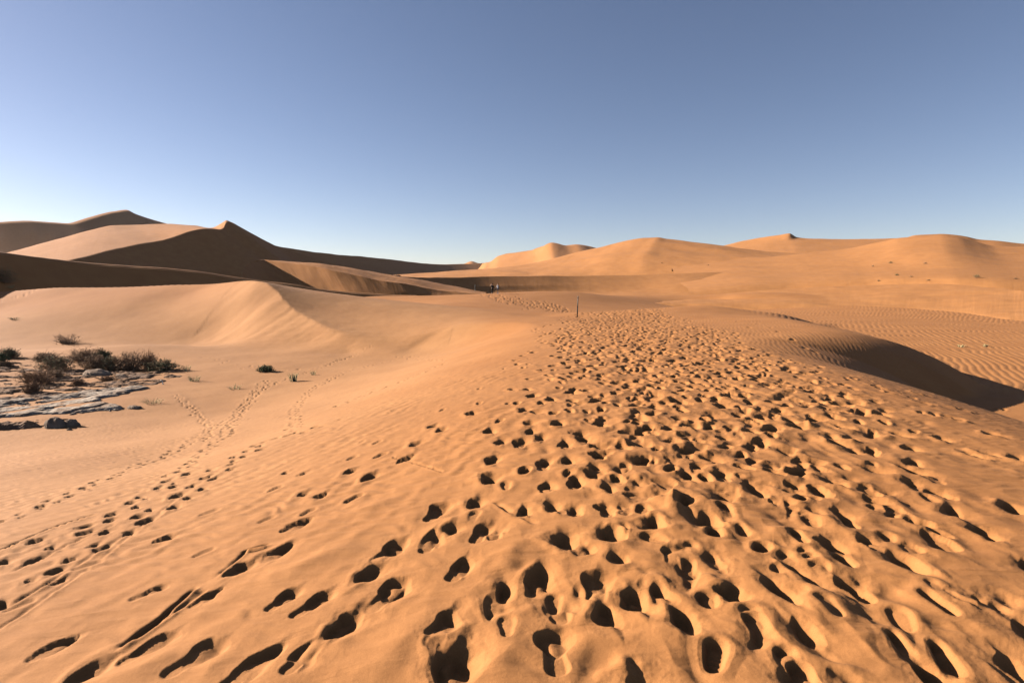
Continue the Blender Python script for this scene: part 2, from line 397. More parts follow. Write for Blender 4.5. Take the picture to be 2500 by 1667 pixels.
# lit dunes at the right
c = R([1040, 1100, 1134, 1151, 1167, 1190, 1220, 1300, 1348, 1384, 1412, 1443, 1470, 1540], [652, 647, 643, 638.5, 643, 641, 625, 608.5, 594, 598, 596, 602, 610, 640], [1300, 1290, 1285, 1280, 1270, 950, 900, 800, 720, 730, 735, 745, 755, 770])
ft = [('w', P(u, v, y)[0] * .75 + 0, y * .62, 3) for u, v, y in c]
loft('distant pale dune with twin rounded tops left of the tallest right-hand dune', [back(c, 200, -30), c, ft], (1,), seed=12, bump_a=1.2, bump_l=60)
c = R([960, 1040, 1108, 1200, 1287, 1370, 1453, 1522, 1581, 1603, 1631, 1683, 1754, 1810, 1900, 2000], [671, 666, 661, 653, 645, 628, 606, 588, 578, 576.6, 582, 591, 600, 607, 614, 620], [520, 510, 500, 480, 465, 450, 440, 425, 412, 408, 402, 392, 378, 366, 350, 335])
m1 = R([985, 1060, 1120, 1205, 1290, 1350, 1420, 1480, 1540, 1575, 1610, 1670, 1750, 1815, 1905, 2005], [676, 672, 669, 665, 661, 655, 645, 634, 626, 622, 623, 625, 628, 631, 634, 637], [420, 412, 405, 395, 385, 375, 365, 355, 348, 342, 338, 330, 320, 310, 298, 285])
ft = R([1000, 1080, 1130, 1210, 1290, 1340, 1400, 1460, 1520, 1560, 1600, 1665, 1750, 1820, 1910, 2010], [690, 690, 689, 688, 687, 686, 686, 685, 684, 683, 682, 680, 677, 674, 670, 666], [310, 310, 310, 310, 310, 308, 306, 303, 300, 296, 292, 286, 276, 266, 254, 240])
loft('broad sunlit dune with pointed top right of centre', [back(c, 200, -25), c, m1, ft], (1,), ncol=300, seed=13, bump_a=.9, bump_l=38)
c = R([1700, 1767, 1785, 1840, 1900, 1927, 1945, 1985, 2040, 2153, 2197, 2300, 2400], [612, 599.5, 595, 584, 574.6, 570, 579, 583, 584, 581, 580, 584, 590], [700, 680, 672, 650, 625, 615, 612, 600, 590, 560, 550, 530, 520])
m1 = R([1690, 1757, 1776, 1832, 1893, 1920, 1940, 1980, 2035, 2150, 2195, 2300, 2400], [618, 606, 602.5, 595, 588.5, 586.5, 587, 588.5, 589.5, 589, 590, 594, 600], [670, 650, 643, 622, 600, 590, 585, 574, 562, 536, 526, 508, 498])
ft = [('w', P(u, v, y)[0] * .70, y * .68, 10) for u, v, y in m1]
loft('far dune with a small sharp tip behind the right-hand dunes', [back(c, 200, -30), c, m1, ft], (1,), seed=14, bump_a=1.0, bump_l=50)
c = R([2100, 2200, 2237, 2293, 2330, 2360, 2388, 2440, 2500, 2600, 2750], [600, 583, 573.5, 571.5, 574, 578, 584, 588, 594, 600, 610], [430, 420, 415, 410, 405, 402, 398, 390, 385, 375, 365])
ft = [('w', P(u, v, y)[0] * .8, y * .78, 8) for u, v, y in c]
loft('dune crest farthest right, showing as a pale strip behind the rounded dune', [back(c, 150, -25), c, ft], (1,), seed=15, bump_a=.5, bump_l=40)
c = R([1640, 1780, 1860, 1950, 2040, 2110, 2160, 2197, 2240, 2293, 2335, 2377, 2433, 2500, 2620, 2800], [655, 636, 630, 620, 610, 598, 588, 581, 577, 575.5, 580, 591, 602, 604, 606, 612], [292, 300, 300, 298, 295, 290, 285, 280, 275, 266, 258, 251, 244, 238, 226, 212])
m1 = R([1650, 1800, 1880, 1960, 2040, 2100, 2150, 2190, 2240, 2300, 2350, 2400, 2450, 2520, 2640, 2820], [672, 652, 648, 642, 636, 630, 624, 619, 614, 612, 617, 625, 631, 634, 636, 640], [258, 262, 260, 256, 250, 244, 238, 232, 226, 218, 212, 207, 203, 198, 188, 176])
m2 = R([1660, 1830, 1900, 1975, 2050, 2110, 2160, 2210, 2260, 2320, 2370, 2420, 2470, 2540, 2660, 2840], [691, 672, 668, 664, 660, 657, 654, 652, 650, 650, 652, 656, 659, 661, 663, 666], [222, 222, 220, 215, 210, 206, 201, 196, 190, 183, 179, 175, 172, 168, 160, 150])
m3 = R([1680, 1860, 1930, 2000, 2070, 2130, 2180, 2230, 2280, 2340, 2390, 2440, 2490, 2560, 2680, 2860], [708, 692, 690, 687, 684, 683, 682, 682, 682, 683, 684, 686, 688, 690, 692, 694], [186, 182, 180, 176, 172, 168, 164, 160, 156, 151, 148, 145, 143, 140, 133, 125])
ft = [('w', P(*k)[0] * .93, P(*k)[1] * .92, -4) for k in m3]
loft('rounded orange dune at the right dotted with tiny shrubs', [back(c, 120, -20), c, m1, m2, m3, ft], (1,), ncol=300, seed=16, bump_a=.35, bump_l=26)
# low sunlit slip face at the right, in front of the rounded dune
c = R([1560, 1640, 1720, 1800, 1900, 2000, 2100, 2200, 2260, 2330, 2420, 2500, 2620, 2800], [731, 728, 722, 714, 706.5, 701, 696.5, 693, 692, 694, 702, 711, 722, 735], [124, 124, 124, 123, 121, 119, 116, 112, 109, 104, 96, 88, 78, 66])
m1 = R([1570, 1650, 1730, 1810, 1905, 2000, 2095, 2190, 2250, 2325, 2415, 2500, 2625, 2810], [735, 733, 731, 727, 722, 719, 717, 716, 717, 721, 731, 742, 756, 774], [116, 116, 115, 114, 111, 108, 105, 100, 97, 92, 84, 77, 68, 57])
ft = R([1580, 1660, 1740, 1815, 1905, 2000, 2090, 2180, 2240, 2320, 2410, 2500, 2630, 2820], [740, 741, 743, 743.5, 744, 746, 748, 751, 754, 761, 773, 787, 806, 832], [106, 105, 102, 100, 97, 94, 91, 87, 84, 79, 71, 64, 56, 46])
ft2 = [('w', P(*k)[0] * .96, P(*k)[1] * .96, -3.4) for k in ft]
loft('low sunlit slip face curving along the rippled flat at the right', [back(c, 25, -3.5), c, m1, ft, ft2], (1,), ncol=280, seed=17, bump_a=.12, bump_l=7)

# ------------------------------------------------------------------ the ground sheet: a polar grid round the viewpoint, finest where the track is
step = 2.05 / FPX
half = math.radians(46)
tz = np.arange(-math.tan(half), math.tan(half) + step, step)
az = np.arctan(tz)
rest = np.linspace(half, 2 * math.pi - half, 92)[1:-1]
az = np.concatenate([az, rest])                     # clockwise from straight ahead
rs = [0.25]
while rs[-1] < 12000:
    r = rs[-1]
    if r < 1.7: s = 0.06
    elif r < 70: s = min(0.006, 0.0009 * r + 0.0008)
    elif r < 190: s = 0.010
    else: s = 0.08
    rs.append(r * (1 + s))
rr = np.array(rs)
NF = int((np.abs(az[:len(tz)]) <= 10).sum())
X = rr[:, None] * np.sin(az)[None, :]; Y = rr[:, None] * np.cos(az)[None, :]
nb = int((rr < 230).sum())
Z = np.full_like(X, -3.2); Z[:nb] = base(X[:nb], Y[:nb])
D = np.zeros_like(Z)
near = rr < 130
NR = int(near.sum())

# loose sand lumps on the trampled strip
def path_mask(x, y):
    lft = np.interp(y, [0, 3, 6, 9, 13, 20, 30, 42, 50], [.3, .4, .6, .9, 1.2, 1.8, 2.6, 5.0, 7.5])
    rgt = np.interp(y, [0, 3, 4, 5.3, 7, 9, 13, 20, 30, 42, 50], [2.4, 2.8, 3.1, 3.6, 4.9, 6.0, 6.9, 7.8, 9.5, 11.5, 13.0])
    wob = .5 * noise(x * .5, y * .5, 40)
    return sstep(-.5, .6, x - lft + wob) * sstep(-.4, .6, rgt - x + wob) * (1 - sstep(48, 54, y))
xs, ys = X[:NR], Y[:NR]
pm = path_mask(xs, ys)
def ridged(x, y, seed): return (1 - np.abs(noise(x, y, seed)) * 2) 
lump = .015 * fbm(xs * 2.6, ys * 1.9, 21, 3) + .009 * ridged(xs * 3.1 + .3 * noise(xs * 5, ys * 5, 28), ys * 2.3, 23) + .006 * ridged(xs * 8, ys * 6, 24)
D[:NR] += pm * lump + (1 - pm) * .35 * lump * (1 - sstep(0, 7, -xs)) * (1 - sstep(10, 20, ys))
D[:NR] += (1 - pm) * .012 * fbm(xs * .8, ys * .8, 31, 3) * (1 - sstep(40, 80, ys))
# cell-like wind ripples on the left flank, linear ones at the right, megaripples on the right flat
wx = xs + .10 * fbm(xs * 3, ys * 3, 51, 2); wy = ys + .10 * fbm(xs * 3, ys * 3, 55, 2)
lm = (1 - sstep(-.5, 1.5, xs)) * (1 - sstep(14, 24, ys)) * (1 - pm)
rip = np.sin((wx * .35 + wy * .94) * 2 * math.pi / .17) * .6 + np.sin((wx * .9 - wy * .4) * 2 * math.pi / .27) * .5
D[:NR] += lm * .0085 * rip * (.4 + .6 * sstep(-.4, .5, noise(xs * .9, ys * .9, 61)))
rm = sstep(3.4, 4.6, xs) * (1 - sstep(10, 15, ys)) * (1 - .8 * pm)
D[:NR] += pm * .0035 * np.sin((wy * .95 + wx * .3) * 2 * math.pi / .16) * (1 - sstep(7, 12, ys))
D[:NR] += rm * .0055 * np.sin((wy * 1.0 + wx * .22 + .04 * fbm(xs * 2, ys * 2, 66, 2)) * 2 * math.pi / .14)
hm = sstep(6, 9, xs) * sstep(12, 18, ys) * (1 - sstep(44, 56, ys)) * (1 - sstep(20, 24, xs))
D[:NR] += hm * .0030 * np.sin((xs * .95 - ys * .31 + .10 * fbm(xs * .7, ys * .7, 71, 2)) * 2 * math.pi / .17)
fx = xs + .9 * fbm(xs * .09, ys * .07, 75, 2) ; 
mm = sstep(18, 22, xs) * sstep(14, 20, ys) * (1 - sstep(85, 105, ys)) * (1 - sstep(75, 90, xs))
ph = (fx * .8 - ys * (.60 - .004 * (ys - 40)) + .22 * noise(xs * .45, ys * .45, 77)) * 2 * math.pi / .38
D[:NR] += mm * .0115 * (np.sin(ph) + .22 * np.sin(2 * ph + .8))
bm = sstep(-24, -18, xs) * (1 - sstep(6, 9, xs)) * sstep(34, 40, ys) * (1 - sstep(52, 60, ys))
D[:NR] += bm * .012 * np.sin((ys * .96 + xs * .25 + .2 * fbm(xs * .6, ys * .6, 81, 2)) * 2 * math.pi / .8)

gm = (xs > -27) & (xs < -4) & (ys > 35) & (ys < 56)
gx_, gy_ = xs[gm], ys[gm]
e_ = .15
sx_ = (base(gx_ + e_, gy_) - base(gx_ - e_, gy_)) / (2 * e_); sy_ = (base(gx_, gy_ + e_) - base(gx_, gy_ - e_)) / (2 * e_)
ml = sstep(.24, .42, (sx_ + sy_) * .7071)
gr = noise((gx_ - gy_) * 1.0 + .3 * noise(gx_ * .8, gy_ * .8, 85), (gx_ + gy_) * .10, 83) + .5 * noise((gx_ - gy_) * 2.3, (gx_ + gy_) * .12, 84)
D[:NR][gm] += ml * .035 * gr

# ------------------------------------------------------------------ footprints pressed into the sheet
lr = np.log(rr)
def patch(x, y, rad):
    r = math.hypot(x, y); a = math.atan2(x, y)
    i0 = np.searchsorted(rr, max(r - rad, .3)); i1 = np.searchsorted(rr, r + rad) + 1
    da = rad / max(r, .3)
    j0 = np.searchsorted(az[:NF], a - da); j1 = np.searchsorted(az[:NF], a + da) + 1
    return slice(i0, min(i1, NR)), slice(j0, min(j1, NF))
def put(sl, prof, m, keep=0.35):
    d = D[sl]
    if d.size == 0: return
    w = m.sum()
    mean = (d * m).sum() / w if w > 0 else 0
    D[sl] = d * (1 - m) + m * (mean * (1 - keep) + d * keep * .6) + prof
def footprint(x, y, ang, ln=.30, wd=.115, dep=.05, kind=0, seed=0):
    if y < 60:
        sc = float(np.interp(y, [2.5, 7, 12], [.72, .86, .84])); ln *= sc; wd *= sc; dep *= float(np.interp(y, [2.5, 7, 14], [.74, .98, 1.15]))
    """one foot: kind 0 firm sole print, 1 deep hole with collapsed side walls, 2 sole with a dug-in toe hole"""
    rad = ln * 1.35 + .12
    sl = patch(x, y, rad)
    xx = X[sl] - x; yy = Y[sl] - y
    if xx.size == 0: return
    ca, sa = math.cos(ang), math.sin(ang)
    p = xx * sa + yy * ca; q = xx * ca - yy * sa
    wob = .18 * noise(p / ln * 2.4 + seed * 3.1, q / ln * 2.4 + seed * 1.7, 90) 
    if kind == 0:
        h = ln / 2
        hw = wd * .5 * (1 + .16 * np.sin(p / h * 2.4 + .6))
        e = np.sqrt((np.maximum(np.abs(p) - (h - wd * .5), 0)) ** 2 + (q * wd * .5 / np.maximum(hw, .01)) ** 2) - wd * .5
        e = e + wob * .03
        prof = -dep * (1 - sstep(-.022, .006, e)) + dep * .22 * np.clip(1 - np.abs(e - .022) / .04, 0, 1)
        tread = (.0018 if seed % 2 else .0) * np.clip(2 * np.sin(p * 2 * math.pi / .030 + 1.5 * np.sin(q * 40) + 2 * wob * 8), -1, 1) * (1 - sstep(-.03, -.015, e)) * (.5 + noise(p * 18 + seed, q * 18, 97))
        prof += tread
        m = 1 - sstep(.0, .10, e)
    else:
        a = ln * .60; bq = wd * .86
        tp = 1 + (.42 if seed % 3 else -.30) * np.clip(p / a, -1, 1)          # teardrop outline
        e = (np.abs(p / a) ** 2.3 + np.abs(q / (bq * tp)) ** 2.1) ** .46 - 1 + wob * 1.5
        ed = e * bq                                  # rough distance to the rim
        right = np.clip(q / bq, -1, 1)
        tanr = 1.15 - .45 * right                    # steep towards the sun, slumped on the far side
        fl = dep * (1 + .45 * np.clip(p / a, -1.2, 1.2)) * (1 + .35 * noise(p * 16 + seed, q * 16, 93))
        hole = smax(ed * tanr, -fl, .007)
        prof = np.where(ed < 0, np.minimum(hole, 0), 0)
        rim = (.45 * np.clip(1 - np.abs(ed - .03) / .05, 0, 1) + .4 * np.exp(-((ed - .045) / .05) ** 2)) * (.8 + .7 * noise(p / np.maximum(np.hypot(p, q), .01) * 1.4 + seed, q / np.maximum(np.hypot(p, q), .01) * 1.4 + ed * 6, 94))
        prof = prof + dep * .36 * rim * (1 - .6 * sstep(-.2, .6, right + .5 * p / a))
        slump = np.clip(1 - np.maximum(ed, 0) / .075, 0, 1) * sstep(-.25, .6, right + .5 * p / a)
        prof = prof - dep * .30 * slump
        m = 1 - sstep(.0, .12, ed)
        if kind == 2:
            p2 = p + ln * .42
            e2 = np.sqrt((np.maximum(np.abs(p2) - ln * .22, 0)) ** 2 + q * q) - wd * .55 + wob * .02
            pr2 = -dep * .62 * (1 - sstep(-.02, .008, e2))
            pr2 += (.0016 if seed % 2 else 0) * np.sin(p2 * 2 * math.pi / .03 + 9 * wob) * (1 - sstep(-.03, -.015, e2)) * (.5 + noise(p * 18 + seed, q * 18, 98))
            prof = np.minimum(prof, pr2) * 1.0 + np.where(pr2 > -.001, 0, 0)
            m = np.maximum(m, 1 - sstep(0, .08, e2))
    prof = prof + m * (.0012 * noise(p * 38 + seed, q * 38, 95) + .0007 * noise(p * 75, q * 75 + seed, 96)) * (dep / .05)
    put(sl, prof, m)
def scuff(x, y, ang, ln, wd, h):
    """a smooth pushed-up or dragged mound"""
    sl = patch(x, y, ln * 2.2)
    xx = X[sl] - x; yy = Y[sl] - y
    if xx.size == 0: return
    ca, sa = math.cos(ang), math.sin(ang)
    p = xx * sa + yy * ca; q = xx * ca - yy * sa
    rad_ = np.sqrt((p / ln) ** 2 + (q / wd) ** 2 + .04)
    D[sl] += h * np.exp(-1.25 * rad_ ** 1.5)
def groove(px, wd, dep, jit=.02):
    """a dragged line along a pixel polyline"""
    u = np.array([k[0] for k in px], float); v = np.array([k[1] for k in px], float)
    t = np.linspace(0, 1, 90); tk = np.linspace(0, 1, len(px))
    gx, gy, ok = hit_ground(np.interp(t, tk, u), np.interp(t, tk, v))
    for i in range(len(gx) - 1):
        n = max(1, int(math.hypot(gx[i + 1] - gx[i], gy[i + 1] - gy[i]) / (wd * 1.5)))
        for k in range(n):
            f = k / n
            x = gx[i] + (gx[i + 1] - gx[i]) * f + random.gauss(0, jit * .3); y = gy[i] + (gy[i + 1] - gy[i]) * f
            a = math.atan2(gx[i + 1] - gx[i], gy[i + 1] - gy[i])
            sl = patch(x, y, wd * 5)
            xx = X[sl] - x; yy = Y[sl] - y
            if xx.size == 0: continue
            p = xx * math.sin(a) + yy * math.cos(a); q = xx * math.cos(a) - yy * math.sin(a)
            D[sl] += dep * .5 * np.exp(-(p / (wd * 1.6)) ** 2) * (-np.exp(-(q / wd) ** 2) + .45 * np.exp(-((q - wd * 1.6) / wd) ** 2))
def trail(px, size, dep, gap, side=.09, kind=1, jit=.05):
    """a chain of steps along a pixel polyline"""
    u = np.array([k[0] for k in px], float); v = np.array([k[1] for k in px], float)
    t = np.linspace(0, 1, 160); tk = np.linspace(0, 1, len(px))
    gx, gy, ok = hit_ground(np.interp(t, tk, u), np.interp(t, tk, v))
    gx = gx[ok]; gy = gy[ok]
    s = np.concatenate([[0], np.cumsum(np.hypot(np.diff(gx), np.diff(gy)))])
    d = 0; k = 0
    while d < s[-1]:
        x = np.interp(d, s, gx); y = np.interp(d, s, gy)
        x2 = np.interp(d + .1, s, gx); y2 = np.interp(d + .1, s, gy)
        a = math.atan2(x2 - x, y2 - y)
        o = side * (1 if k % 2 else -1)
        f = random.uniform(.75, 1.25)
        footprint(x + o * math.cos(a) + random.gauss(0, jit), y - o * math.sin(a) + random.gauss(0, jit), a + random.gauss(0, .25), size * f, size * .42 * f, dep * f, kind, k)
        d += gap * random.uniform(.7, 1.3); k += 1

# animal and human tracks crossing the left plain and flank
trail([(0, 1275), (200, 1195), (420, 1105), (500, 1060), (600, 1000), (640, 930)], .15, .030, .19)
trail([(0, 1480), (150, 1390), (330, 1270), (420, 1230), (540, 1150), (640, 1080), (720, 1060), (860, 1020)], .18, .035, .22)
trail([(0, 1400), (110, 1330), (260, 1265), (360, 1215), (470, 1130), (540, 1070), (620, 960), (700, 925), (800, 890), (860, 868)], .16, .032, .20)
trail([(430, 965), (470, 1000), (510, 1040), (490, 1080)], .15, .03, .2)
trail([(720, 1050), (720, 1000), (760, 950), (850, 905), (960, 880)], .15, .03, .22)
trail([(830, 990), (900, 960), (1010, 920), (1090, 885)], .17, .03, .3)
trail([(570, 1040), (585, 1000), (660, 930)], .15, .03, .2)
trail([(900, 845), (870, 868), (830, 880)], .2, .03, .5)
trail([(0, 735), (60, 720), (95, 705)], .4, .06, .5)
trail([(1080, 880), (960, 872), (1060, 868)], .2, .03, .6)
trail([(500, 870), (560, 890), (640, 900), (720, 905)], .2, .03, .5, jit=.3)
groove([(0, 1490), (120, 1420), (260, 1330), (400, 1250)], .022, .011)
groove([(0, 1530), (150, 1430), (300, 1320), (430, 1220)], .018, .009)
groove([(40, 1390), (160, 1330), (280, 1280)], .017, .009)
groove([(290, 1580), (400, 1500), (470, 1435)], .022, .012)
groove([(330, 1560), (430, 1490), (500, 1440)], .017, .009)
groove([(530, 1405), (600, 1345), (650, 1330)], .018, .010)
groove([(0, 1345), (120, 1290), (230, 1255)], .018, .016)
groove([(960, 1115), (1020, 1130), (1080, 1150)], .015, .012)
groove([(1210, 1225), (1260, 1255), (1300, 1270)], .022, .006)

# the busy strip: random steps, far ones first so that near ones stay whole
cand = []
tries = 0
while len(cand) < 5600 and tries < 120000:
    tries += 1
    y = 1.7 + 49 * random.random() ** 1.55
    x = random.uniform(-1, 13.5)
    if random.random() < float(path_mask(np.array([x]), np.array([y]))[0]) ** .7 * (.55 + .45 * float(noise(np.array([x * .7]), np.array([y * .4]), 44)[0])):
        cand.append((x, y))
# keep a spacing that grows gently so that holes crowd but do not fuse
grid = {}
kept = []
for x, y in cand:
    m_ = .135
    key = (int(x / m_), int(y / m_))
    if any((x - a) ** 2 + (y - b) ** 2 < m_ * m_ for i in (-1, 0, 1) for j in (-1, 0, 1) for a, b in grid.get((key[0] + i, key[1] + j), ())): continue
    grid.setdefault(key, []).append((x, y)); kept.append((x, y))
kept = [k + (None,) for k in kept[:len(kept) // 3]]
def strip_lr(y):
    return (np.interp(y, [0, 3, 6, 9, 13, 20, 30, 42, 50], [.3, .4, .6, .9, 1.2, 1.8, 2.6, 5.0, 7.5]), np.interp(y, [0, 3, 4, 5.3, 7, 9, 13, 20, 30, 42, 50], [2.4, 2.8, 3.1, 3.6, 4.9, 6.0, 6.9, 7.8, 9.5, 11.5, 13.0]))
for t in range(46):
    f0 = min(max(random.gauss(.5, .27), -.22), 1.02); ph_ = random.uniform(0, 6.3); wl = random.uniform(9, 25); st = random.uniform(.56, .74); back_ = random.random() < .25
    y = random.uniform(1.6, 2.3) if random.random() < .75 else random.uniform(3, 20); k = 0
    y_end = 50 if random.random() < .8 else random.uniform(12, 45)
    while y < y_end:
        l_, r_ = strip_lr(y); f = f0 + .10 * math.sin(y / wl * 6.28 + ph_)
        x = l_ + (r_ - l_) * f + (.085 if k % 2 else -.085) + random.gauss(0, .03)
        l2, r2 = strip_lr(y + .4); f2 = f0 + .10 * math.sin((y + .4) / wl * 6.28 + ph_)
        a = math.atan2(l2 + (r2 - l2) * f2 - (l_ + (r_ - l_) * f), .4) + random.gauss(0, .10) + (math.pi if back_ else 0)
        if random.random() < .93: kept.append((x, y + random.gauss(0, .04), a))
        y += st * random.uniform(.88, 1.12); k += 1
kept.sort(key=lambda k: -k[1])
for i, (x, y, a) in enumerate(kept):
    if a is None: a = random.gauss(.08, .30) + (math.pi if random.random() < .25 else 0)
    kind = random.choices((0, 1, 2), (.34, .36, .30))[0]
    s = random.uniform(.20, .36)
    old = random.random()
    if old < .30: scuff(x, y, a, s * .55, s * .30, -random.uniform(.012, .03)); continue
    footprint(x, y, a, s, random.uniform(.095, .14), random.uniform(.035, .095) * (1 if kind else .6), kind, i)
    if random.random() < .28:
        scuff(x + random.gauss(.1, .1), y + random.gauss(.2, .15), a, random.uniform(.08, .18), random.uniform(.06, .12), random.uniform(.01, .03))
# stragglers right of the strip
for i, (u, v) in enumerate([(2230, 1150), (2380, 1110), (2300, 1070), (2420, 1060), (2450, 1000), (2350, 1000), (2200, 1060), (2260, 985), (2400, 1300), (2470, 1240), (2430, 1110), (2490, 1120), (2150, 1010), (2050, 985), (2120, 970), (2240, 960), (2330, 1020),
                            (1900, 810), (1935, 830), (1965, 850), (1880, 800), (1850, 790), (1990, 860), (1830, 800), (1800, 785)]):
    x, y, ok = hit_ground([u], [v])
    footprint(x[0], y[0], random.gauss(.1, .3), .30, .13, .07, 1, i)
# far end of the strip by the pole and beyond the saddle
kpix = []
for i in range(760):
    t = random.random(); w = random.gauss(0, 1)
    u = 1180 + 215 * t + w * 16; v = 722 + 36 * t + w * 7 + random.gauss(0, 2)
    kpix.append((u, v))
kx, ky, kok = hit_ground([k[0] for k in kpix], [k[1] for k in kpix])
for i in range(len(kx)):
    if kok[i] and 52 < ky[i] < 112: footprint(kx[i], ky[i], random.gauss(0, .4), .42, .15, .06, 1, i)

# steps that stand alone, left of the strip, placed one by one
SINGLE = [(213, 1376, 0, .9), (145, 1572, 2, 1), (213, 1640, 1, 1.2), (374, 1438, 2, .9), (510, 1451, 2, .9), (370, 1574, 2, 1.1), (493, 1596, 2, 1.25), (630, 1617, 2, 1.3), (702, 1455, 2, 1), (770, 1468, 2, 1), (757, 1587, 2, 1.1), (842, 1525, 1, 1),
          (498, 1347, 0, .8), (681, 1347, 1, .95), (583, 1387, 1, .9), (651, 1268, 0, .75), (732, 1276, 2, .95), (672, 1194, 0, .85), (740, 1206, 1, .7), (785, 1208, 1, .6), (510, 1251, 0, .9), (753, 1247, 0, .8), (47, 1476, 0, 1), (404, 1313, 1, .7), (698, 1155, 1, .5), (740, 1157, 1, .5),
          (1055, 1040, 1, .8), (1077, 1049, 1, .8), (1196, 1053, 1, .95), (1013, 1083, 1, .8), (921, 1079, 0, .7), (883, 1079, 0, .5), (928, 1111, 0, .9), (860, 1117, 0, .8), (996, 1115, 2, .9), (855, 1151, 1, .7), (904, 1162, 1, .9), (864, 1213, 0, 1.0),
          (1219, 1028, 0, .9), (1293, 1034, 1, .9), (1296, 1051, 2, .8), (1272, 1079, 2, 1), (1221, 1081, 1, .8), (1381, 1081, 2, 1), (1202, 1123, 1, 1), (1327, 1130, 2, 1), (1387, 1121, 1, .7), (1196, 1170, 1, 1.1), (1236, 1185, 0, .9), (1406, 1172, 2, 1),
          (1072, 1243, 2, 1.1), (1162, 1226, 1, .9), (1157, 1260, 0, .9), (1176, 1290, 2, 1), (1094, 1294, 1, 1), (1055, 1315, 2, 1), (962, 1336, 2, 1.2), (906, 1396, 1, 1.1), (1127, 1379, 2, 1), (957, 1443, 2, 1.15), (838, 1523, 1, 1), (1089, 1528, 2, 1.1), (1115, 1620, 1, 1.4),
          (1217, 1476, 1, 1.2), (1234, 1438, 1, .9), (1238, 1532, 0, .9), (1353, 1575, 2, 1.1), (1319, 1417, 1, 1.1), (1353, 1464, 0, .9), (1464, 1419, 2, 1.1), (1481, 1502, 1, .9), (1349, 1232, 1, .9), (1379, 1319, 1, 1), (1281, 1245, 1, .6), (1320, 985, 1, .7), (1170, 985, 0, .8), (1080, 1000, 0, .7), (1150, 1010, 1, .8), (1250, 950, 1, .7), (1170, 948, 0, .7),
          (1320, 905, 1, .8), (1290, 925, 1, .7), (1230, 900, 0, .7), (1290, 875, 0, .7), (1350, 870, 1, .8), (1310, 845, 0, .7), (1360, 830, 1, .7), (1240, 985, 0, .7)]
for i, (u, v, kd, s) in enumerate(SINGLE):
    x, y, ok = hit_ground([u], [v])
    if not ok[0]: continue
    head = np.interp(u, [200, 900, 1300, 1600], [.55, .40, .08, .05]) + random.gauss(0, .08)
    s *= float(np.interp(u, [700, 1000], [.84, 1])) if v > 1400 else 1
    footprint(float(x[0]), float(y[0]), float(head), .30 * s, .12 * s, (.024, .058, .046)[kd] * s ** .7 * float(np.interp(u, [500, 1000], [.72, 1])), kd, i + 500)
for u, v, a, h in ((1100, 1280, .8, .03), (760, 1375, .9, .035), (330, 1640, .9, .03), (900, 1240, .9, .025), (1000, 1560, .5, .03), (1250, 1350, .2, .03), (1230, 1630, .1, .03)):
    x, y, ok = hit_ground([u], [v]); scuff(float(x[0]), float(y[0]), a, .30, .12, h)


ground, _ = mesh_grid('ground', X, Y, Z + D, M_ground, close_u=True)
pale = (1 - sstep(-6, 0.5, X + .25 * Y * 0 + .8 * noise(X * .3, Y * .3, 150))) * (1 - sstep(50, 62, Y)) * sstep(-40, -5, Y)  # reaches past the flat, tinting the slip face as if more strongly lit
pa = ground.data.attributes.new('pale', 'FLOAT', 'POINT'); pa.data.foreach_set('value', pale.astype(np.float32).reshape(-1))
tag(ground, 'orange desert sand with trampled track and left and right flats', None, None, 'structure')

def zg(x, y):
    return float(base(np.array([x]), np.array([y]))[0])
def at(u, v):
    x, y, ok = hit_ground([u], [v]); return float(x[0]), float(y[0]), zg(float(x[0]), float(y[0]))

# ------------------------------------------------------------------ mesh helper for small things
class MB:
    def __init__(self): self.v = []; self.f = []
    def tube(self, pts, rads, n=6, cap=True):
        pts = [Vector(p) for p in pts]; i0 = len(self.v)
        for i, p in enumerate(pts):
            t = (pts[min(i + 1, len(pts) - 1)] - pts[max(i - 1, 0)])
            t = t.normalized() if t.length > 1e-9 else Vector((0, 0, 1))
            a = t.cross(Vector((.31, .95, .11)) if abs(t.y) < .9 else Vector((1, 0, 0))).normalized(); b = t.cross(a)
            for k in range(n):
                w = 2 * math.pi * k / n
                self.v.append(tuple(p + (a * math.cos(w) + b * math.sin(w)) * rads[i]))
        for i in range(len(pts) - 1):
            for k in range(n):
                k2 = (k + 1) % n
                self.f.append((i0 + i * n + k, i0 + i * n + k2, i0 + (i + 1) * n + k2, i0 + (i + 1) * n + k))
        if cap:
            self.f.append(tuple(i0 + k for k in range(n))[::-1]); e = i0 + (len(pts) - 1) * n
            self.f.append(tuple(e + k for k in range(n)))
    def quad(self, c, a, b):
        i = len(self.v); c = Vector(c)
        self.v += [tuple(c - a), tuple(c - b * .55), tuple(c + a), tuple(c + b * .55)]
        self.f.append((i, i + 1, i + 2, i + 3))
    def build(self, name, mat, parent=None, smooth=True):
        me = bpy.data.meshes.new(name); me.from_pydata(self.v, [], self.f); me.materials.append(mat)
        if smooth: me.polygons.foreach_set('use_smooth', [True] * len(me.polygons))
        o = bpy.data.objects.new(name, me); col.objects.link(o)
        if parent: o.parent = parent
        return o
def empty(name, loc):
    o = bpy.data.objects.new(name, None); o.location = loc; col.objects.link(o); o.empty_display_size = .2
    return o
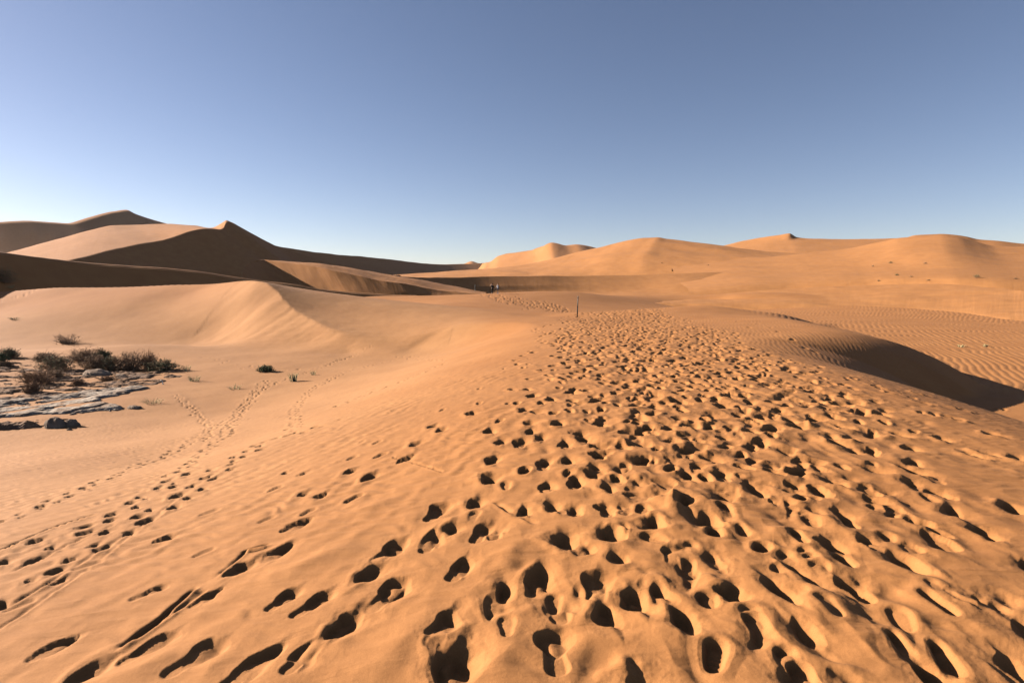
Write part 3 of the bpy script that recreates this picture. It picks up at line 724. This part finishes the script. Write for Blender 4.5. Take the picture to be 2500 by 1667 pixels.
def plain_mat(name, c, rough=.85, var=.25, scale=8.0):
    m, nt, b = mat_new(name); lk = nt.links.new
    tc = N(nt, 'ShaderNodeTexCoord'); n = N(nt, 'ShaderNodeTexNoise', Scale=scale, Detail=4.0); lk(tc.outputs['Object'], n.inputs['Vector'])
    r = N(nt, 'ShaderNodeValToRGB'); lk(n.outputs['Fac'], r.inputs['Fac'])
    r.color_ramp.elements[0].position = .3; r.color_ramp.elements[1].position = .7
    r.color_ramp.elements[0].color = tuple(k * (1 - var) for k in c) + (1,); r.color_ramp.elements[1].color = tuple(min(1, k * (1 + var)) for k in c) + (1,)
    lk(r.outputs['Color'], b.inputs['Base Color']); b.inputs['Roughness'].default_value = rough
    return m
M_twig = plain_mat('dry_twig', (.34, .175, .09), var=.4)
M_twig_red = plain_mat('reddish_twig', (.40, .19, .09), var=.35)
M_leaf = plain_mat('grey_green_leaf', (.24, .22, .10), var=.4)
M_leaf_d = plain_mat('dark_green_leaf', (.14, .150, .06), var=.4)
M_leaf_b = plain_mat('brown_leaf', (.36, .205, .10), var=.4)
M_straw = plain_mat('straw', (.50, .36, .17), var=.25)
M_pole_d = plain_mat('dark_post_paint', (.012, .010, .009), .6)
M_pole_l = plain_mat('weathered_post_wood', (.20, .17, .14), .8)
M_bone = plain_mat('bleached_wood', (.62, .56, .48), .8)
M_rock = plain_mat('clay_rock', (.24, .155, .10), .95, .35, 3.0)

# ------------------------------------------------------------------ clay pan and crusted soil on the left flat
def inside_dist(px, py, poly):
    d = np.full(px.shape, 1e9); ins = np.zeros(px.shape, bool); n = len(poly)
    for i in range(n):
        x0, y0 = poly[i]; x1, y1 = poly[(i + 1) % n]
        ex, ey = x1 - x0, y1 - y0
        t = np.clip(((px - x0) * ex + (py - y0) * ey) / (ex * ex + ey * ey), 0, 1)
        d = np.minimum(d, np.hypot(px - x0 - t * ex, py - y0 - t * ey))
        c = ((y0 > py) != (y1 > py)) & (px < (x1 - x0) * (py - y0) / (y1 - y0 + 1e-12) + x0)
        ins ^= c
    return np.where(ins, d, -d)
def crust(name, label, poly_px, z, cell, height, mat, seed, front=0.0, hole=-2.0):
    poly = [tuple(PZ(u, v, z)[:2]) for u, v in poly_px]
    xs_ = np.array([p[0] for p in poly]); ys_ = np.array([p[1] for p in poly])
    gx, gy = np.meshgrid(np.arange(xs_.min() - .4, xs_.max() + .4, cell), np.arange(ys_.min() - .4, ys_.max() + .4, cell))
    d = inside_dist(gx, gy, poly) + .35 * fbm(gx * 1.3, gy * 1.3, seed, 4) * .9
    ax_ = gx * .35 + gy * .94; bx_ = gx * .94 - gy * .35
    lay = fbm(ax_ * .8, bx_ * 2.6, seed + 7, 4) if front else fbm(gx * 1.6 + .5 * gy, gy * 2.6, seed + 7, 4)
    h = height(gx, gy, d, lay)
    keep = (d > -.02) & (lay > hole)
    b_ = base(gx, gy)
    zz = b_ + np.where(d > .03, h, -.05)
    nr, nc = gx.shape
    idx = np.arange(nr * nc).reshape(nr, nc)
    k4 = keep[:-1, :-1] | keep[:-1, 1:] | keep[1:, 1:] | keep[1:, :-1]
    q = np.stack([idx[:-1, :-1], idx[:-1, 1:], idx[1:, 1:], idx[1:, :-1]], -1)[k4]
    zz = np.where(keep, zz, b_ - .06)
    used, inv = np.unique(q, return_inverse=True); q = inv.reshape(q.shape)
    V = np.stack([gx, gy, zz], -1).reshape(-1, 3)[used]
    me = bpy.data.meshes.new(name); me.from_pydata(V.tolist(), [], q.tolist()); me.materials.append(mat)
    o = bpy.data.objects.new(name, me); col.objects.link(o)
    tag(o, label, None, None, 'structure')
    return o
def crust_mat(name, c0, c1):
    m, nt, b = mat_new(name); lk = nt.links.new
    g = N(nt, 'ShaderNodeNewGeometry'); n = N(nt, 'ShaderNodeTexNoise', Scale=2.2, Detail=8.0, Roughness=.7); lk(g.outputs['Position'], n.inputs['Vector'])
    r = N(nt, 'ShaderNodeValToRGB'); lk(n.outputs['Fac'], r.inputs['Fac']); r.color_ramp.elements[0].position = .38; r.color_ramp.elements[1].position = .62
    r.color_ramp.elements[0].color = c0 + (1,); r.color_ramp.elements[1].color = c1 + (1,)
    lk(r.outputs['Color'], b.inputs['Base Color']); b.inputs['Roughness'].default_value = .95
    n2 = N(nt, 'ShaderNodeTexNoise', Scale=14.0, Detail=4.0); lk(g.outputs['Position'], n2.inputs['Vector'])
    bp = N(nt, 'ShaderNodeBump', Strength=.6, Distance=.04); lk(n2.outputs['Fac'], bp.inputs['Height']); lk(bp.outputs['Normal'], b.inputs['Normal'])
    return m
M_pan = crust_mat('pale_clay', (.21, .125, .075), (.44, .34, .25))
M_soil = crust_mat('brown_crust', (.13, .075, .048), (.29, .15, .07))
crust('clay_pan', 'pale grey cracked clay slab with a dark ledge below the shrubs', [(-70, 985), (0, 978), (90, 970), (190, 955), (280, 945), (345, 940), (356, 944), (310, 958), (270, 970), (262, 982), (296, 992), (270, 1002), (185, 1006), (130, 1000), (60, 1014), (0, 1018), (-70, 1022)], -2.95, .07,
      lambda x, y, d, l: .015 + .08 * sstep(-.1, .25, d) * (1 - .9 * sstep(.3, 1.2, d)) + .030 * np.floor(l * 4) / 4 * sstep(-.1, .5, d) + .012 * fbm(x * 5, y * 5, 8, 3), M_pan, 301, front=1.0, hole=-.32)
crust('crusted_soil', 'rough brown crust of broken clay between the shrubs', [(-80, 900), (0, 890), (120, 905), (230, 900), (330, 905), (430, 905), (450, 915), (400, 930), (330, 945), (250, 955), (150, 965), (60, 975), (-80, 985)], -2.98, .08,
      lambda x, y, d, l: .02 + .10 * np.maximum(l, -.2) * sstep(0, .6, d), M_soil, 331, hole=-.02)
crust('crusted_soil', 'low dark broken crust edge in front of the pale clay slab', [(-60, 1022), (20, 1020), (90, 1018), (150, 1022), (120, 1034), (40, 1044), (-60, 1055)], -2.9, .07,
      lambda x, y, d, l: .02 + .14 * np.maximum(l, -.1) * sstep(0, .5, d), M_soil, 351, hole=.0)

def rock(name, label, u, v, w_px, h_px, seed, mat=None, group=None):
    x, y, z = at(u, v); s = y / FPX; w = w_px * s / 2; h = h_px * s
    me = bpy.data.meshes.new(name)
    import bmesh
    bm = bmesh.new(); bmesh.ops.create_icosphere(bm, subdivisions=4, radius=1.0)
    for k in bm.verts:
        c = k.co.copy()
        n = float(fbm(np.array([c.x * 1.1 + seed * 3.3 + c.z * .9]), np.array([c.y * 1.1 - c.z * .8 + seed]), seed, 4)[0])
        f = 1 + .30 * n
        cz = max(c.z * f, -.25)
        k.co = Vector((c.x * f * w, c.y * f * w * .6, cz * h * .9))
    bm.to_mesh(me); bm.free(); me.materials.append(mat or M_rock)
    o = bpy.data.objects.new(name, me); col.objects.link(o); o.location = (x, y, z)
    return tag(o, label, 'rock', group)
rock('clay_rock', 'larger rounded rock of the pair lying below the dark ledge', 172, 1041, 46, 26, 3, group='rocks by the clay slab')
rock('clay_rock', 'lumpy pale-topped rock left of its darker twin below the ledge', 136, 1043, 44, 22, 4, group='rocks by the clay slab')
rock('clay_rock', 'tiny dark stone alone on sand just below the rock pair', 170, 1050, 12, 5, 5, group='rocks by the clay slab')
rock('clay_rock', 'long flat dark rock alone right of the clay slab tip', 328, 997, 46, 10, 6, group='rocks by the clay slab')
rock('clay_rock', 'small dark rock at the left edge above the pale slab', 25, 983, 26, 8, 7, group='rocks by the clay slab')
rock('clay_rock', 'dark crumbling mound under the widest shrub clump', 236, 915, 66, 14, 8, group='rocks by the clay slab')
rock('clay_rock', 'flat dark stone at the right foot of the widest shrub clump', 302, 917, 40, 6, 9, group='rocks by the clay slab')
rock('clay_rock', 'dark low stone in the middle of the brown crust', 236, 958, 26, 7, 10, group='rocks by the clay slab')

# ------------------------------------------------------------------ shrubs
def shrub(name, label, u, v, w_px, h_px, kind, seed, base_at=None, n=None, cat='shrub', group='shrubs on the left flat'):
    r = random.Random(seed)
    if base_at is None: x, y, z = at(u, v)
    else: x, y, z = base_at
    s = y / FPX; w = w_px * s / 2; h = h_px * s
    root = empty(name, (x, y, z - .02)); tag(root, label, cat, group)
    tw, lf = MB(), MB()
    if kind == 'grass':
        for i in range(n or 90):
            a = r.uniform(0, 2 * math.pi); q = r.random() ** .5
            b0 = Vector((math.cos(a) * w * .5 * q, math.sin(a) * w * .4 * q, 0))
            l = h * r.uniform(.5, 1.1); o = Vector((math.cos(a) * w * .55 * q, math.sin(a) * w * .4 * q, 0)) * r.uniform(.4, 1.2)
            tw.tube([b0, b0 + o * .4 + Vector((0, 0, l * .65)), b0 + o + Vector((0, 0, l))], [.010, .008, .003], 3, False)
        tw.build('blades', M_straw, root)
        return root
    dry = kind in ('dry', 'bare')
    nt = n or {'bare': 70, 'dry': 170, 'brown': 170, 'green': 150, 'mixed': 170}[kind]
    for i in range(nt):
        a = r.uniform(0, 2 * math.pi); el = r.uniform(.15, 1.35) if kind != 'bare' else r.uniform(.1, 1.0)
        d = Vector((math.cos(a) * math.cos(el) * w, math.sin(a) * math.cos(el) * w * .8, math.sin(el) * h))
        f = r.uniform(.65, 1.12)
        st = Vector((r.gauss(0, .22) * w, r.gauss(0, .2) * w, 0))
        m1 = st + d * .45 * f + Vector((r.gauss(0, .05) * w, r.gauss(0, .05) * w, r.gauss(0, .06) * h))
        e = st * .6 + d * f + Vector((r.gauss(0, .07) * w, r.gauss(0, .07) * w, r.gauss(.03, .07) * h))
        e.z = max(e.z, .02)
        R0 = .014 if kind != 'bare' else .022
        tw.tube([st * .7, m1, e], [R0, R0 * .75, R0 * .35], 3, False)
        for _ in range(3 if kind != 'bare' else 2):                       # side twigs
            t = r.uniform(.35, .95); b0 = m1.lerp(e, t)
            e2 = b0 + Vector((r.gauss(0, .16) * w, r.gauss(0, .16) * w, abs(r.gauss(.08, .12)) * h))
            tw.tube([b0, e2], [R0 * .6, R0 * .25], 3, False)
            if kind in ('green', 'mixed', 'brown'):
                for _ in range({'green': 7, 'mixed': 4, 'brown': 3}[kind]):
                    c = b0.lerp(e2, r.uniform(.1, 1.1)) + Vector((r.gauss(0, .03), r.gauss(0, .03), r.gauss(0, .03)))
                    A = Vector((r.gauss(0, 1), r.gauss(0, 1), r.gauss(0, 1))).normalized(); B = A.cross(Vector((r.gauss(0, 1), r.gauss(0, 1), r.gauss(0, 1)))).normalized()
                    L_ = r.uniform(.018, .034); lf.quad(c, A * L_, B * L_)
    tw.build('twigs', M_twig_red if kind == 'dry' else M_twig, root)
    if lf.f: lf.build('leaves', {'green': M_leaf_d, 'mixed': M_leaf, 'brown': M_leaf_b}[kind], root, smooth=False)
    return root
for i, (u, v, w, h, k, lab) in enumerate([
    (22, 874, 52, 24, 'mixed', 'low brown-green shrub at the far left edge, farthest back of its three'),
    (2, 884, 34, 20, 'green', 'green shrub cut by the left picture edge, middle of three'),
    (8, 896, 40, 14, 'brown', 'dark low shrub cut by the left edge, nearest of three'),
    (112, 880, 62, 20, 'brown', 'dark flat shrub behind the broad bush left of the big clump'),
    (136, 903, 84, 34, 'mixed', 'broad dark brown-green bush left of the big clump'),
    (120, 926, 90, 26, 'brown', 'long brown bush trailing in front of the broad dark bush'),
    (85, 938, 84, 34, 'dry', 'loose reddish brown bush left of the long trailing one'),
    (80, 961, 46, 30, 'dry', 'small upright red-brown twig bush nearest the pale clay slab'),
    (208, 881, 92, 30, 'brown', 'brown bush at the back left of the big clump'),
    (250, 880, 44, 26, 'green', 'dark green bush sticking out behind the big clump'),
    (234, 903, 76, 36, 'brown', 'brown bush at the front left of the big clump'),
    (276, 904, 48, 34, 'mixed', 'grey-green bush at the front middle of the big clump'),
    (318, 903, 92, 42, 'brown', 'tall brown bush right of centre in the big clump'),
    (366, 901, 50, 42, 'dry', 'upright red-brown twiggy bush at the right end of the big clump'),
    (398, 905, 84, 26, 'green', 'low dark green dome bush just right of the big clump'),
    (165, 838, 60, 27, 'bare', 'bare dead branch bush alone on sand behind the clumps'),
    (190, 941, 30, 17, 'dry', 'small sparse red-brown twig tuft between the bushes and the brown crust'),
    (262, 929, 36, 12, 'dry', 'tiny dark twig tuft in the middle of the brown crust'),
    (648, 907, 38, 14, 'green', 'small lone green plant on bare sand right of the shrubs')]):
    shrub('shrub', lab, u, v, w, h, k, 100 + i)
for i, (u, v, w, h, n_, lab) in enumerate([
    (716, 931, 30, 22, 60, 'pale straw tuft right of the lone green plant'),
    (474, 930, 44, 15, 34, 'thin yellow grass tuft right of the green dome bush'),
    (574, 950, 46, 12, 26, 'sparse straw tuft nearest the animal tracks'),
    (455, 905, 30, 15, 26, 'small straw tuft touching the shadow of the green dome bush'),
    (372, 985, 64, 14, 30, 'thin flat straw patch near the long flat dark rock'),
    (36, 780, 44, 6, 60, 'flat pale grass tuft on the slope at the upper left'),
    (765, 915, 22, 12, 22, 'tiny straw tuft right of the larger pale straw tuft'),
    (2346, 847, 22, 7, 60, 'pale grass tuft on the rippled flat, left of its twin'),
    (2406, 846, 16, 7, 50, 'pale grass tuft on the rippled flat, right of its twin')]):
    shrub('grass_tuft', lab, u, v, w, h, 'grass', 200 + i, n=n_, cat='grass', group='grass tufts')
def on_dune(u, v):
    h = hit_dunes(u, v)
    return (h[0].x, h[0].y, h[0].z) if h else None
for i, (u, v, w, h, lab) in enumerate([
    (2384, 678, 17, 8, 'largest dark shrub on the rounded dune at the far right'),
    (2175, 643, 10, 5, 'highest tiny shrub on the rounded dune'),
    (2131, 651, 6, 4, 'tiny shrub just left of and below the highest one on the rounded dune'),
    (2259, 644, 9, 4, 'tiny shrub right of the highest one on the rounded dune'),
    (2190, 672.5, 8, 4, 'tiny dark shrub low on the rounded dune, directly below the highest one'),
    (2224, 676, 8, 3, 'tiny brown shrub low on the rounded dune, right of the dark one'),
    (2478, 681, 10, 3, 'tiny shrub nearest the right picture edge on the rounded dune'),
    (2266, 685, 9, 3, 'tiny shrub just above the low slip face crest at the right'),
    (2145, 686, 7, 3, 'lowest tiny shrub at the left foot of the rounded dune'),
    (1729, 648, 5, 3, 'speck of a shrub on the broad sunlit dune right of its top'),
    (1616, 643, 4, 3, 'speck of a shrub on the broad sunlit dune below its top')]):
    p = on_dune(u, v)
    if p: shrub('shrub', lab, u, v, w, h, 'green' if i in (0, 1, 4) else 'brown', 300 + i, base_at=p, n=60, group='tiny shrubs on the far dunes')
p = on_dune(12, 690)
if p:
    shrub('shrub', 'dark green shrub in shade at the left edge before the dark dune', 12, 690, 60, 34, 'green', 401, base_at=p, n=160)
    p2 = on_dune(22, 703)
    if p2: shrub('grass_tuft', 'sunlit yellow-green tuft at the left edge below the shaded shrub', 22, 703, 36, 7, 'grass', 402, base_at=p2, n=60, cat='grass', group='grass tufts')

# a bleached stick
x, y, z = at(397, 938); s = y / FPX
mb = MB(); mb.tube([(0, 0, 0), (.01, 0, 6 * s), (-.02, 0, 10 * s), (-5 * s, 0, 10.5 * s)], [.020, .018, .016, .010], 6)
mb.tube([(0, 0, .02), (5 * s, -.02, .05)], [.018, .012], 6)
o = mb.build('bleached_stick', M_bone); o.location = (x, y, z - .01)
tag(o, 'bent white bleached stick standing by the brown crust', 'stick')

# ------------------------------------------------------------------ marker posts
def post(label, loc, h, r, lean, split, top=True):
    root = empty('marker_post', loc); tag(root, label, 'post', 'track marker posts')
    lo = MB(); lo.tube([(0, 0, -.25), (lean * split * .5, 0, h * split * .5), (lean * split, 0, h * split)], [r * 1.05, r, r], 12); lo.build('lower_section', M_pole_d if top else M_pole_l, root)
    up = MB(); up.tube([(lean * split, 0, h * split + .002), (lean * .8, 0, h * .82), (lean, 0, h * .96), (lean, 0, h)], [r * .86, r * .84, r * .84, r * .6], 12); up.build('upper_section', M_pole_l, root)
    if top:
        b = MB(); b.tube([(lean * .90, 0, h * .90), (lean * .94, 0, h * .94)], [r * .92, r * .92], 12); b.build('band', M_pole_d, root)
    return root
x, y, z = at(1409, 774.5)
post('tall dark-footed marker post on the saddle beside the trampled track', (x, y, z), 52 / FPX * y * 1.0, .042, .05, .52)
p = on_dune(1160, 710)
if p: post('small pale marker post left of the two walkers', (p[0], p[1], p[2] - .1), 15.5 / FPX * p[1], .11, 0, .3, False)

# ------------------------------------------------------------------ the two walkers
def skin(name, verts, edges, rads, mat, parent, root=0, sub=2):
    me = bpy.data.meshes.new(name); me.from_pydata(verts, edges, []); me.materials.append(mat)
    o = bpy.data.objects.new(name, me); col.objects.link(o); o.parent = parent
    m_ = o.modifiers.new('skin', 'SKIN'); m_.use_smooth_shade = True
    sv = me.skin_vertices[0].data if me.skin_vertices else None
    if sv is None:
        me.skin_vertices_add() if hasattr(me, 'skin_vertices_add') else None
        sv = me.skin_vertices[0].data
    for i, rr_ in enumerate(rads):
        sv[i].radius = rr_ if isinstance(rr_, tuple) else (rr_, rr_); sv[i].use_root = (i == root)
    ss = o.modifiers.new('sub', 'SUBSURF'); ss.levels = sub; ss.render_levels = sub
    return o
M_skin = plain_mat('skin', (.48, .27, .18), .6, .05)
M_black = plain_mat('black_cloth', (.014, .013, .014), .9)
M_white = plain_mat('white_cloth', (.62, .58, .58), .9, .08)
M_grey = plain_mat('grey_cloth', (.10, .095, .11), .9)
M_hair = plain_mat('dark_hair', (.03, .018, .012), .7)
M_hair_l = plain_mat('light_hair', (.22, .12, .06), .7)
def walker(label, loc, rot, top_mat, leg_mat, hair_mat, shorts, arms, bag):
    root = empty('person', loc); root.rotation_euler = (0, 0, rot); tag(root, label, 'person', 'walkers on the far track')
    # pelvis 0, chest 1, neck 2, head 3, crown 4, R arm 5-7, L arm 8-10, R leg 11-13 +toe 14, L leg 15-17 + toe 18
    V_ = [(0, 0, .93), (0, -.01, 1.25), (0, 0, 1.44), (0, .02, 1.54), (0, .01, 1.66)]
    E_ = [(0, 1), (1, 2), (2, 3), (3, 4)]; Rr = [(.15, .11), (.16, .11), .055, (.075, .09), (.06, .07)]
    for sx, (el, wr) in zip((1, -1), arms):
        i = len(V_); V_ += [(sx * .19, 0, 1.40), el, wr, (wr[0], wr[1] + .07, wr[2] + .03)]
        E_ += [(1, i), (i, i + 1), (i + 1, i + 2), (i + 2, i + 3)]; Rr += [.06, .045, .032, .03]
    for sx, fy in ((1, .10), (-1, -.12)):
        i = len(V_); V_ += [(sx * .10, 0, .86), (sx * .11, fy * .5 + .03, .48), (sx * .11, fy, .09), (sx * .12, fy + .15, .045)]
        E_ += [(0, i), (i, i + 1), (i + 1, i + 2), (i + 2, i + 3)]; Rr += [.085, .058, .042, .035]
    skin('body', V_, E_, Rr, M_skin, root)
    # shirt, trousers, hair, shoes
    Vt = [(0, 0, .90), (0, -.01, 1.25), (0, 0, 1.42)]; Et = [(0, 1), (1, 2)]; Rt = [(.175, .13), (.18, .13), (.09, .085)]
    for sx, (el, wr) in zip((1, -1), arms):
        i = len(Vt); Vt += [(sx * .19, 0, 1.39), tuple(Vector((sx * .19, 0, 1.39)).lerp(Vector(el), .85))]; Et += [(1, i), (i, i + 1)]; Rt += [.078, .065]
    skin('shirt', Vt, Et, Rt, top_mat, root)
    Vl = [(0, 0, .96)]; El = []; Rl = [(.17, .125)]
    for sx, fy in ((1, .10), (-1, -.12)):
        i = len(Vl); kn = (sx * .11, fy * .5 + .03, .48); an = (sx * .11, fy, .12)
        Vl += [(sx * .10, 0, .85), kn]; El += [(0, i), (i, i + 1)]; Rl += [.10, .078]
        if not shorts: Vl.append(an); El.append((i + 1, i + 2)); Rl.append(.062)
    skin('shorts' if shorts else 'trousers', Vl, El, Rl, leg_mat, root)
    skin('hair', [(0, .0, 1.70), (0, -.035, 1.66), (0, -.07, 1.58)], [(0, 1), (1, 2)], [(.07, .08), (.088, .085), (.06, .04)], hair_mat, root, 1)
    for sx, fy in ((1, .10), (-1, -.12)):
        skin('shoe', [(sx * .11, fy - .05, .05), (sx * .115, fy + .06, .05), (sx * .12, fy + .17, .035)], [(0, 1), (1, 2)], [(.05, .05), (.055, .045), (.045, .03)], M_black if not shorts else M_white, root, 1)
    if bag == 'pack':
        skin('backpack', [(0, -.22, .98), (0, -.24, 1.15), (0, -.20, 1.36)], [(0, 1), (1, 2)], [(.17, .11), (.19, .14), (.15, .09)], M_black, root, 1)
    else:
        skin('bag', [(-.10, .34, .86), (-.10, .36, .74), (-.10, .34, .60)], [(0, 1), (1, 2)], [(.06, .05), (.15, .09), (.14, .08)], M_black, root, 1)
    return root
x, y, z = at(1201.5, 717)
walker('person in dark clothes with a backpack raising hands to the face', (x, y, z), math.radians(62), M_black, M_black, M_hair, False, [((.24, .22, 1.30), (.08, .30, 1.52)), ((-.24, .22, 1.30), (-.06, .30, 1.52))], 'pack')
x, y, z = at(1215.5, 717)
walker('person in a white top and dark shorts holding a dark bag', (x, y, z), math.radians(75), M_white, M_grey, M_hair_l, True, [((.26, .05, 1.16), (.20, .26, 1.04)), ((-.25, .12, 1.14), (-.12, .34, 1.0))], 'bag')

# ------------------------------------------------------------------ the air
hz = bpy.data.meshes.new('haze')
X0, Z0, Z1 = 12500.0, -6.0, 190.0
hz.from_pydata([(sx * X0, sy * X0, zz) for zz in (Z0, Z1) for sx, sy in ((-1, -1), (1, -1), (1, 1), (-1, 1))], [], [(3, 2, 1, 0), (4, 5, 6, 7), (0, 1, 5, 4), (1, 2, 6, 5), (2, 3, 7, 6), (3, 0, 4, 7)])
mh = bpy.data.materials.new('haze_air'); mh.use_nodes = True
mh.node_tree.nodes.clear()
out = mh.node_tree.nodes.new('ShaderNodeOutputMaterial'); pv = mh.node_tree.nodes.new('ShaderNodeVolumePrincipled')
pv.inputs['Color'].default_value = (.86, .88, .95, 1); pv.inputs['Density'].default_value = 0.000016; pv.inputs['Anisotropy'].default_value = 0.2
mh.node_tree.links.new(pv.outputs['Volume'], out.inputs['Volume'])
hz.materials.append(mh)
ho = bpy.data.objects.new('haze', hz); col.objects.link(ho)
tag(ho, 'thin pale haze in the air between the dunes', None, None, 'stuff')
